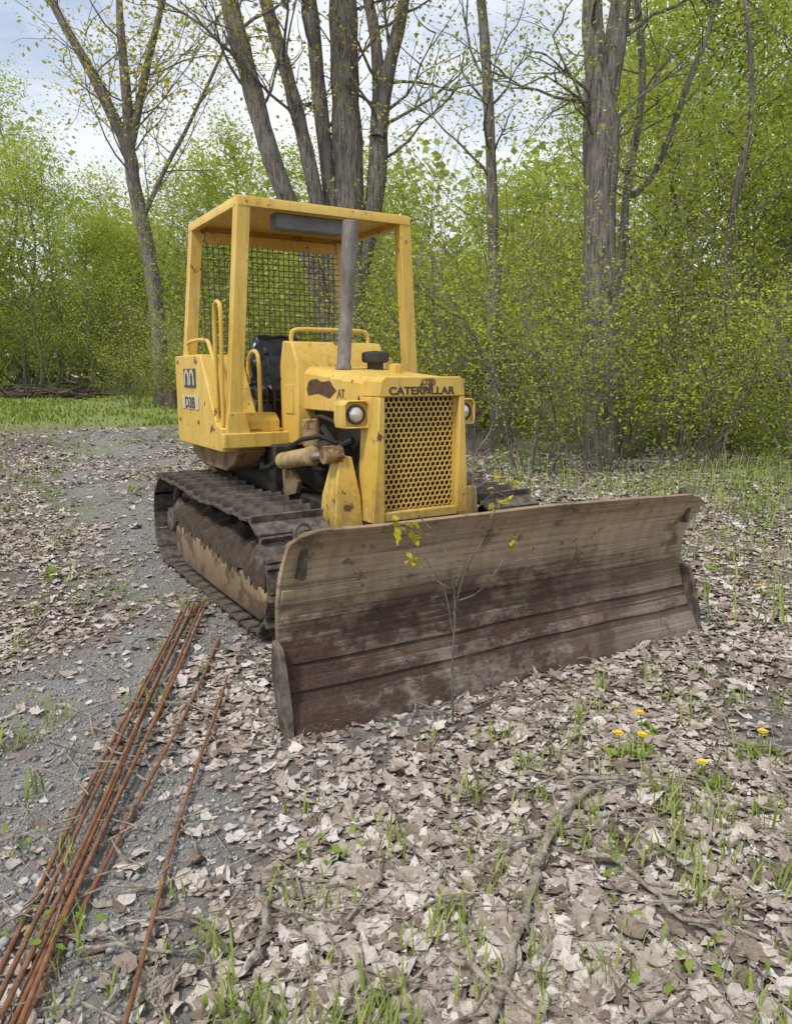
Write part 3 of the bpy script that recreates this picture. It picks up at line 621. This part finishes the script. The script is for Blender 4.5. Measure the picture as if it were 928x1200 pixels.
text('D3B', .105, (-.7325, 2.67, 1.138), (R(90), 0, R(-90)), BLACKTXT, fen, off=.002, xs=1.25)

# engine, grille housing, hood, cowl
en = MB().box(-.2, .2, 1.1, 1.85, .55, 1.16); en.lathe([(.09, -.1), (.09, .1)], (-.27, 1.4, .9), (0, 1, 0), 14).lathe([(.06, -.06), (.06, .06)], (-.26, 1.6, .75), (0, 0, 1), 14)
en.build('engine', DARK, D, None, .01)
for pts_, r_ in (([(-.25, 1.2, 1.0), (-.3, 1.3, .95), (-.28, 1.5, 1.05), (-.22, 1.7, 1.0)], .022), ([(-.24, 1.15, .75), (-.31, 1.3, .7), (-.3, 1.5, .68), (-.36, 1.75, .72)], .018), ([(-.22, 1.12, 1.08), (-.33, 1.25, 1.1), (-.30, 1.5, 1.12), (-.24, 1.75, 1.1)], .012)):
    MB().tube(pts_, r_, 8).build('engine_hose', RUBBER, D)
MB().lathe([(.05, 0), (.058, .01), (.058, .16), (.05, .17), (.001, .17)], (-.30, 1.62, .93), (0, .1, 1), 16).build('oil_filter', SKIRT, D)
MB().prism([(1.78, .62), (1.60, .66), (1.56, .74), (1.66, .80), (1.80, .80)], 'x', -.43, -.40).build('engine_plate', SKIRT, D, None, .004)
gh = MB()
gh.prism([(-.305, .585), (-.235, .585), (-.235, 1.245), (-.268, 1.245)], 'y', .87, 1.06).prism([(.305, .60), (.235, .60), (.235, 1.245), (.268, 1.245)], 'y', .87, 1.06)
gh.prism([(-.268, 1.246), (.268, 1.246), (.262, 1.325), (.235, 1.35), (-.235, 1.35), (-.262, 1.325)], 'y', .868, 1.06).box(-.234, .234, .875, 1.05, .59, .64)
gh = gh.build('grille_housing', YEL, D, None, .006)
MB().box(-.232, .232, .965, 1.04, .642, 1.243).build('radiator_core', CORE, gh)
sc_ = MB(); nn0 = 15; pit = .470/nn0; rad = pit/math.sqrt(3)
row = 0; z = .642+rad
while z < 1.245-rad*.6:
    nn = nn0-row % 2; xo = -(nn-1)/2*pit
    for k_ in range(nn):
        cx = xo+k_*pit; o1 = [(cx+rad*math.sin(6.28318*j/6), z+rad*math.cos(6.28318*j/6)) for j in range(6)]; i1 = [(cx+rad*.76*math.sin(6.28318*j/6), z+rad*.76*math.cos(6.28318*j/6)) for j in range(6)]
        vs = [(x, .915, zz) for x, zz in o1]+[(x, .915, zz) for x, zz in i1]+[(x, .922, zz) for x, zz in i1]
        fs = [(j, (j+1) % 6, 6+(j+1) % 6, 6+j) for j in range(6)]+[(6+j, 6+(j+1) % 6, 12+(j+1) % 6, 12+j) for j in range(6)]
        sc_.add(vs, fs)
    z += rad*1.5; row += 1
sc_.build('grille_screen', GRL, gh, 'yellow honeycomb grille with dark holes', 0, False)
MB().box(-.2345, -.222, .908, .93, .641, 1.244).build('screen_frame', YEL, gh)
MB().box(.222, .2345, .908, .93, .641, 1.244).build('screen_frame', YEL, gh)
text('CATERPILLAR', .056, (-.01, .8665, 1.258), (R(90), 0, 0), BLACKTXT, gh, off=.0013, xs=1.2)
text('D3B', .042, (.03, .8665, 1.307), (R(90), 0, 0), FADED, gh, off=.0006, xs=1.15)
hd = MB()
secs = []
for t, dz in ((1.055, 0), (1.45, .03), (1.82, .06)):
    secs.append([(-.268, t, 1.15), (-.268, t, 1.31+dz), (-.235, t, 1.35+dz), (.235, t, 1.35+dz), (.268, t, 1.31+dz), (.268, t, 1.15)])
hood = hd.loft(secs).build('hood', YEL, D, 'dented yellow hood with rust patches', .006)
MB().prism([(1.74, 1.235), (1.60, 1.25), (1.45, 1.225), (1.40, 1.25), (1.36, 1.27), (1.41, 1.30), (1.44, 1.325), (1.55, 1.318), (1.62, 1.335), (1.70, 1.33), (1.74, 1.31), (1.76, 1.27)], 'x', -.2705, -.268).build('rust_patch', RUSTP, hood)
MB().prism([(1.14, 1.16), (1.08, 1.165), (1.07, 1.21), (1.09, 1.25), (1.11, 1.22)], 'x', -.2705, -.268).build('rust_patch', RUSTP, hood)
text('AT', .07, (-.2705, 1.30, 1.232), (R(90), 0, R(-90)), FADED, hood, off=.001)
cw = MB().prism([(1.80, .93), (1.80, 1.42), (1.88, 1.56), (2.02, 1.57), (2.07, 1.42), (2.07, .93)], 'x', -.315, .315).build('cowl', YEL, D, None, .01)
MB().box(-.322, -.3155, 1.86, 1.98, 1.12, 1.30).build('side_plate', YEL, cw, None, .003)
MB().prism([(2.075, 1.44), (2.03, 1.565), (2.045, 1.575), (2.09, 1.45)], 'x', -.27, .27).build('instrument_panel', DARK, cw, None, .004)
MB().lathe([(.048, 0), (.048, .02), (.041, .03), (.041, .55), (.043, .56), (.047, .60), (.047, .845), (.037, .85), (.034, .5), (.001, .5)], (-.11, 1.58, 1.39), (.07, -.0, 1), 22).build('exhaust_stack', STEEL, D, 'tall weathered grey exhaust pipe')
MB().lathe([(.05, 0), (.05, .045), (.078, .05), (.083, .06), (.083, .10), (.078, .108), (.05, .115), (.001, .12)], (.12, 1.60, 1.385), (0, 0, 1), 24).build('air_cleaner', CAP, D, 'dull dark air intake canister')
MB().lathe([(.04, 0), (.04, .05), (.028, .055), (.001, .06)], (.1, 1.32, 1.365), (0, 0, 1), 16).build('radiator_cap', YEL, D)
for sgn in (-1, 1):
    x = sgn*.343
    def oct_(k, y): return [(x+px*k, y, 1.155+pz*k) for px, pz in ((-.068, -.072), (.068, -.072), (.074, -.05), (.074, .05), (.055, .072), (-.055, .072), (-.074, .05), (-.074, -.05))]
    hl = MB().loft([oct_(.9, 1.11), oct_(1, 1.09), oct_(1, .972), oct_(.9, .972), oct_(.86, .995), oct_(.1, .996)]).build('headlight', YEL, D, 'square yellow headlight housing', .003)
    MB().lathe([(.052, 0), (.052, .018), (.046, .021), (.043, .008), (.001, .006)], (x, .996, 1.155), (0, -1, 0), 26).build('bezel', CAP, hl)
    MB().lathe([(.044, .009), (.041, .014), (.029, .02), (.001, .024)], (x, .996, 1.155), (0, -1, 0), 26).build('lens', LENS, hl)
    MB().box(min(sgn*.262, sgn*.30), max(sgn*.262, sgn*.30), 1.0, 1.07, 1.12, 1.20).build('light_bracket', YEL, hl)
for sgn in (-1, 1):
    dz = 0 if sgn < 0 else -.20; cx = sgn*(.45 if sgn < 0 else .40)
    lc = MB().lathe([(.034, 0), (.051, .01), (.051, .41), (.056, .41), (.056, .44), (.04, .45), (.001, .45)], (cx, 1.74, .845+dz), Vector((0, -.98, .16)), 20).build('lift_cylinder', TAN, D, 'tan hydraulic lift cylinder')
    MB().tube([(cx, 1.31, .91+dz), (cx, 1.08, .94+dz)], .026, 14).build('piston_rod', CHROME, lc)
    MB().lathe([(.048, -.05), (.048, .05)], (cx, 1.06, .945+dz), (1, 0, 0), 16).build('rod_eye', SKIRT, lc)
    MB().tube([(cx, 1.68, .92+dz), (cx-sgn*.02, 1.5, .99+dz), (cx-sgn*.07, 1.35, 1.02+dz), (cx-sgn*.15, 1.3, .98+dz)], .014, 8).build('cylinder_hose', RUBBER, lc)
    MB().loft([[(sgn*.47, .98, .50), (sgn*.30, .98, .50), (sgn*.30, 1.2, .50), (sgn*.47, 1.2, .50)], [(sgn*.46, 1.0, .72), (sgn*.31, 1.0, .72), (sgn*.31, 1.17, .72), (sgn*.46, 1.17, .72)], [(sgn*.42, 1.04, .93+dz), (sgn*.34, 1.04, .93+dz), (sgn*.34, 1.12, .93+dz), (sgn*.42, 1.12, .93+dz)]]).build('lift_bracket', YEL, D, None, .008)
# canopy
ring_o = [(-.60, 1.970), (-.59, 1.958), (.59, 1.958), (.60, 1.970), (.60, 2.970), (.59, 2.982), (-.59, 2.982), (-.60, 2.970)]
def rg(k, z): return [(x*k, 2.47+(y-2.47)*k, z) for x, y in ring_o]
roof = MB().loft([rg(.93, 2.343), rg(1, 2.340), rg(1, 2.388), rg(.99, 2.396), rg(.95, 2.397), rg(.95, 2.385), rg(.935, 2.38), rg(.93, 2.343)], False)
roof.loft([rg(.955, 2.394), rg(.955, 2.378)])
roof.build('canopy_roof', YEL, D)
for sgn in (-1, 1):
    MB().beam((sgn*.655, 2.02, .99), (sgn*.556, 2.0, 2.358), .082, .078).build('canopy_post', YEL, D, None, .003)
    MB().beam((sgn*.64, 2.945, 1.46), (sgn*.556, 2.94, 2.358), .08, .078).build('canopy_post', YEL, D, None, .003)
    MB().prism([(sgn*.71, 1.0), (sgn*.56, 1.0), (sgn*.59, 1.13), (sgn*.70, 1.13)], 'y', 1.966, 1.976).build('post_foot', YEL, D, None, .003)
MB().box(-.5, .5, 2.90, 2.96, 2.27, 2.342).build('rear_header', YEL, D, None, .004)
MB().box(-.33, .13, 2.03, 2.13, 2.245, 2.338).build('visor_box', GREYM, D, 'grey metal box under the canopy front', .006)
scn = MB()
for x in np.arange(-.53, .535, .041): scn.beam((x, 2.915, 1.42), (x, 2.915, 2.30), .0055, .0055)
for z in np.arange(1.42, 2.31, .041): scn.beam((-.54, 2.909, z), (.54, 2.909, z), .0055, .0055, (0, 1, 0))
scn.build('rear_screen', WIRE, D, 'olive wire mesh rear screen')
def puffy(mb_, name, parent):
    o = mb_.build(name, BLKPLASTIC, parent, None, .05)
    o.modifiers['bevel'].segments = 4
    s_ = o.modifiers.new('s', 'SUBSURF'); s_.levels = s_.render_levels = 3; s_.subdivision_type = 'SIMPLE'
    tx = bpy.data.textures.new('wrinkle', 'CLOUDS'); tx.noise_scale = .12; dm = o.modifiers.new('d', 'DISPLACE'); dm.texture = tx; dm.strength = .06; dm.mid_level = .5; return o
seat = MB().box(-.2, .2, 2.5, 2.85, .995, 1.17).build('seat', DARK, D, 'black plastic covered operator seat', .01)
puffy(MB().box(-.27, .22, 2.36, 2.80, 1.17, 1.30), 'cushion', seat)
puffy(MB().loft([[(-.27, 2.68, 1.26), (.22, 2.68, 1.26), (.22, 2.82, 1.26), (-.27, 2.82, 1.26)], [(-.26, 2.72, 1.48), (.21, 2.72, 1.48), (.21, 2.84, 1.48), (-.26, 2.84, 1.48)], [(-.2, 2.76, 1.64), (.15, 2.76, 1.64), (.15, 2.85, 1.64), (-.2, 2.85, 1.64)]]), 'backrest', seat)
def rail(pts, r_=.0135, name='handrail', mat=YEL):
    P = catmull([(*p, 0) for p in pts], 5); return MB().tube([p[:3] for p in P], r_, 10).build(name, mat, D)
sgn = -1
rail([(sgn*.70, 2.17, 1.06), (sgn*.70, 2.165, 1.5), (sgn*.70, 2.155, 1.74), (sgn*.70, 2.12, 1.79), (sgn*.70, 2.07, 1.79), (sgn*.70, 2.035, 1.74), (sgn*.70, 2.045, 1.5), (sgn*.70, 2.07, 1.05)])
rail([(sgn*.69, 2.80, 1.47), (sgn*.69, 2.80, 1.54), (sgn*.69, 2.75, 1.58), (sgn*.69, 2.40, 1.58), (sgn*.69, 2.30, 1.53), (sgn*.69, 2.20, 1.36), (sgn*.69, 2.18, 1.10)])
rail([(sgn*.42, 2.16, 1.0), (sgn*.42, 2.16, 1.40), (sgn*.42, 2.20, 1.50), (sgn*.42, 2.30, 1.50), (sgn*.42, 2.36, 1.42), (sgn*.42, 2.36, 1.3)])
rail([(-.29, 1.93, 1.55), (-.29, 1.93, 1.60), (-.26, 1.93, 1.635), (-.1, 1.93, 1.64), (.1, 1.93, 1.64), (.22, 1.93, 1.635), (.25, 1.93, 1.60), (.25, 1.93, 1.55)])
for x, z in ((-.36, 1.46), (-.31, 1.5)):
    lv = MB().tube([(x, 2.2, 1.0), (x, 2.18, 1.25), (x-.02, 2.26, z)], .009, 8).build('control_lever', DARK, D)
    MB().lathe([(.001, -.03), (.02, -.02), (.024, 0), (.02, .02), (.001, .028)], (x-.02, 2.26, z+.01), (0, .3, 1), 12).build('knob', RUBBER, lv)
MB().prism([(2.04, .998), (2.04, 1.075), (2.10, 1.12), (2.2, 1.12), (2.2, .998)], 'x', -.55, -.335).build('pedal_box', YEL, D, None, .01)

# ------------------------------------------------------------------ steel rods
rods = [((213, 716), (-22, 1175), 'rusty steel rod lying leftmost in the bundle'), ((221, 709), (-10, 1190), 'rusty steel rod second from the left in the bundle'), ((228, 708), (1, 1205), 'rusty steel rod third from the left in the bundle'),
        ((235, 704), (9, 1210), 'rusty steel rod in the middle of the bundle reaching farthest back'), ((242, 706), (18, 1212), 'rusty steel rod just right of the bundle middle'), ((241, 718), (27, 1215), 'rusty steel rod at the right side of the tight bundle'),
        ((257, 748), (22, 1206), 'rusty rod with its far end right of the bundle'), ((266, 796), (138, 1225), 'rusty steel rod lying apart at the right of the bundle')]
for i, (a, b, lb) in enumerate(rods):
    rr_ = random.Random(i+40); A = ground_at(*a, .02); B = ground_at(*b, .02); off = rr_.uniform(-.025, .025); pts = []
    dv = (B-A); pn = Vector((-dv.y, dv.x, 0)).normalized()
    for k_ in range(17):
        t = k_/16; p = A.lerp(B, t)+pn*(off*math.sin(math.pi*t)+.007*math.sin(7*t+i)); p.z = .022+.011*(i % 3)+.006*math.sin(5*t+i*2); pts.append(p)
    o = MB().tube(pts, .0066 if i != 7 else .0062, 10).build('steel_rod', ROD); tag(o, lb, 'steel rod', 'rusty rods lying beside the bulldozer')

# ------------------------------------------------------------------ sticks
sticks = [([(692, 918), (645, 968), (630, 1010), (612, 1080), (596, 1130), (574, 1200)], .0125, 'thickest pale dead branch running down the foreground right of centre'),
          ([(636, 1000), (655, 960), (672, 935), (660, 905)], .009, 'short forked stick at the top of the pale dead branch'),
          ([(560, 1010), (610, 985), (690, 955), (745, 940)], .007, 'thin stick crossing above the pale dead branch'),
          ([(690, 1000), (735, 1015), (800, 1065), (850, 1085)], .007, 'thin crooked stick lying right of the pale dead branch'),
          ([(88, 1112), (150, 1108), (232, 1106)], .005, 'thin brown twig lying across the rusty rods'),
          ([(655, 915), (720, 912), (790, 920)], .007, 'straight stick below the dandelions'),
          ([(300, 1035), (312, 1080), (290, 1130)], .008, 'grey bark stick in the leaves right of the rods'),
          ([(815, 905), (835, 935), (828, 985)], .006, 'short upright leaning twig at right foreground'),
          ([(520, 1120), (560, 1140), (640, 1190)], .007, 'thin stick left of the pale dead branch base')]
for i, (px, r_, lb) in enumerate(sticks):
    rr_ = random.Random(i); P = [(*ground_at(*p, .04), 0) for p in px]; C_ = catmull(P, 5); n = len(C_)
    o = MB().tube([(c[0]+rr_.gauss(0, .004), c[1]+rr_.gauss(0, .004), .034+rr_.gauss(0, .004)+.01*math.sin(k_*.5)) for k_, c in enumerate(C_)], [r_*(1.0-.55*abs(k_/n-.35))*rr_.uniform(.85, 1.12) for k_ in range(n)], 8).build('stick', STICK)
    tag(o, lb, 'stick', 'fallen sticks in the foreground')

# ------------------------------------------------------------------ saplings
def sapling(label, Yd, lines, leafpx, lsize, r0=.0055):
    b0 = at(*lines[0][0], Yd); root = empty('sapling', (b0.x, Yd, 0), 0, label, 'sapling'); bs = Vector((b0.x, Yd, 0)); mb = MB()
    for li, ln in enumerate(lines):
        P = [(*(at(u_, v_, Yd-.02*i*(li % 2))-bs), 0) for i, (u_, v_) in enumerate(ln)]
        if li == 0: P[0] = (0, 0, -.02, 0)
        C_ = catmull(P, 4); mb.tube([c[:3] for c in C_], [(r0 if li == 0 else r0*.55)*(1-.6*k_/len(C_)) for k_ in range(len(C_))], 6)
    mb.build('stem', BARK2, root); cs = []
    for u_, v_ in leafpx:
        for k_ in range(4): cs.append(tuple(at(u_, v_, Yd)-bs+Vector(rng.normal(size=3)*.012)))
    o = leaf_cloud('leaves', np.array(cs), np.full(len(cs), lsize), LF_YEL, root, .2, .6)
sapling('bare thin sapling with few yellow leaves in front of the blade', 2.72, [[(531, 850), (530, 780), (533, 710), (527, 660), (512, 630), (490, 604)], [(531, 720), (545, 670), (570, 625), (580, 596)], [(533, 705), (565, 690), (600, 640)], [(528, 690), (505, 675), (480, 640)], [(530, 740), (520, 690), (496, 652)], [(512, 630), (490, 624), (464, 618)]],
        [(466, 616), (474, 620), (480, 614), (488, 622), (492, 632), (470, 630), (484, 655), (490, 660), (597, 640), (602, 634), (580, 598)], .036)
sapling('thin arching sapling with yellow leaves behind the blade beside the grille', 3.95, [[(556, 640), (554, 575), (556, 535), (573, 508), (584, 476)], [(554, 575), (575, 562), (602, 560)], [(555, 600), (578, 578), (592, 582)]], [(590, 560), (597, 566), (583, 557), (604, 566), (575, 572), (598, 586), (588, 588)], .045, .0075)
# ------------------------------------------------------------------ dandelions
dl = [(749, 835, 'dandelion bloom standing tallest of the pair below the blade corner'), (752, 861, 'dandelion bloom just below the tallest one'), (724, 859, 'small dandelion bloom left of the pair below the blade corner'), (893, 857, 'dandelion bloom near the right picture edge'), (822, 893, 'lone dandelion bloom between the pair and the right edge'), (890, 686, 'farthest dandelion bloom in the verge grass right of the blade'), (838, 655, 'tiny dandelion bloom beside the right blade end')]
for i, (u_, v_, lb) in enumerate(dl):
    g = ground_at(u_+rnd.uniform(-4, 4), v_+26-(v_ < 700)*12, 0); p = at(u_, v_, g.y); root = empty('dandelion', (g.x, g.y, 0), 0, lb, 'dandelion', 'dandelions right of the blade')
    q = p-Vector((g.x, g.y, 0)); MB().tube([(0, 0, 0), (q.x*.3, .005, q.z*.6), (q.x, 0, q.z)], .0022, 6).build('stem', LF_WEED, root)
    mb = MB()
    for ring_ in range(3):
        for k_ in range(16):
            a = 6.28*k_/16+ring_*.2; rr_ = .018-.005*ring_; el = .15+.3*ring_; s_ = Vector((-math.sin(a), math.cos(a), 0))*.0027
            e = q+Vector((math.cos(a)*rr_, math.sin(a)*rr_, el*rr_)); c_ = q+Vector((0, 0, .001*ring_)); mb.add([c_-s_*.4, c_+s_*.4, e+s_, e-s_], [(0, 1, 2, 3)])
    mb.lathe([(.001, -.012), (.006, -.008), (.007, 0), (.006, .006), (.001, .008)], q, (0, 0, 1), 10); mb.build('flower_head', PETAL, root)
    m = 9; ang = rng.uniform(0, 6.28, m); c = np.stack([.04*np.cos(ang), .04*np.sin(ang), np.full(m, .02)], 1); leaf_cloud('leaves', c, np.full(m, .08), LF_WEED, root, 1.5, .25)

# ------------------------------------------------------------------ light, sky, camera
to_sun = Vector((-.5, -.62, 1.1)).normalized()
sun = bpy.data.lights.new('sun', 'SUN'); sun.energy = 2.7; sun.angle = R(8); sun.color = (1, .96, .9)
so = bpy.data.objects.new('sun', sun); COL.objects.link(so); so.rotation_euler = to_sun.to_track_quat('Z', 'Y').to_euler()
W = bpy.data.worlds.new('World'); SC.world = W; W.use_nodes = True; nt = W.node_tree; nt.nodes.clear()
sky = nt.nodes.new('ShaderNodeTexSky'); sky.sky_type = 'NISHITA'; sky.sun_disc = False
sky.sun_elevation = math.asin(to_sun.z); sky.sun_rotation = math.atan2(to_sun.x, to_sun.y) % 6.28318
b1_ = nt.nodes.new('ShaderNodeBackground'); b1_.inputs[1].default_value = .15; nt.links.new(sky.outputs[0], b1_.inputs[0])
b2_ = nt.nodes.new('ShaderNodeBackground'); b2_.inputs[1].default_value = 1.12
v = vec(nt, (1, 1, 2.4), 'Generated'); cn = noise(nt, v, 3.4, 7, .6)
nt.links.new(ramp(nt, noise(nt, v, 2.1, 6), [(.35, (.66, .74, .88)), (.6, (.98, .99, 1))]), b2_.inputs[0])
mx = nt.nodes.new('ShaderNodeMixShader'); nt.links.new(ramp(nt, cn, [(.36, .4), (.56, 1)]), mx.inputs[0])
nt.links.new(b1_.outputs[0], mx.inputs[1]); nt.links.new(b2_.outputs[0], mx.inputs[2])
out = nt.nodes.new('ShaderNodeOutputWorld'); nt.links.new(mx.outputs[0], out.inputs[0])
cam = bpy.data.cameras.new('camera'); cam.sensor_fit = 'VERTICAL'; cam.sensor_height = 24; cam.lens = F/1200*24; cam.clip_end = 600; cam.clip_start = .05
co = bpy.data.objects.new('camera', cam); COL.objects.link(co); co.location = (0, 0, H); co.rotation_euler = (R(90)-PITCH, 0, 0)
SC.camera = co
SC.view_settings.view_transform = 'Standard'; SC.view_settings.look = 'None'; SC.view_settings.exposure = 0
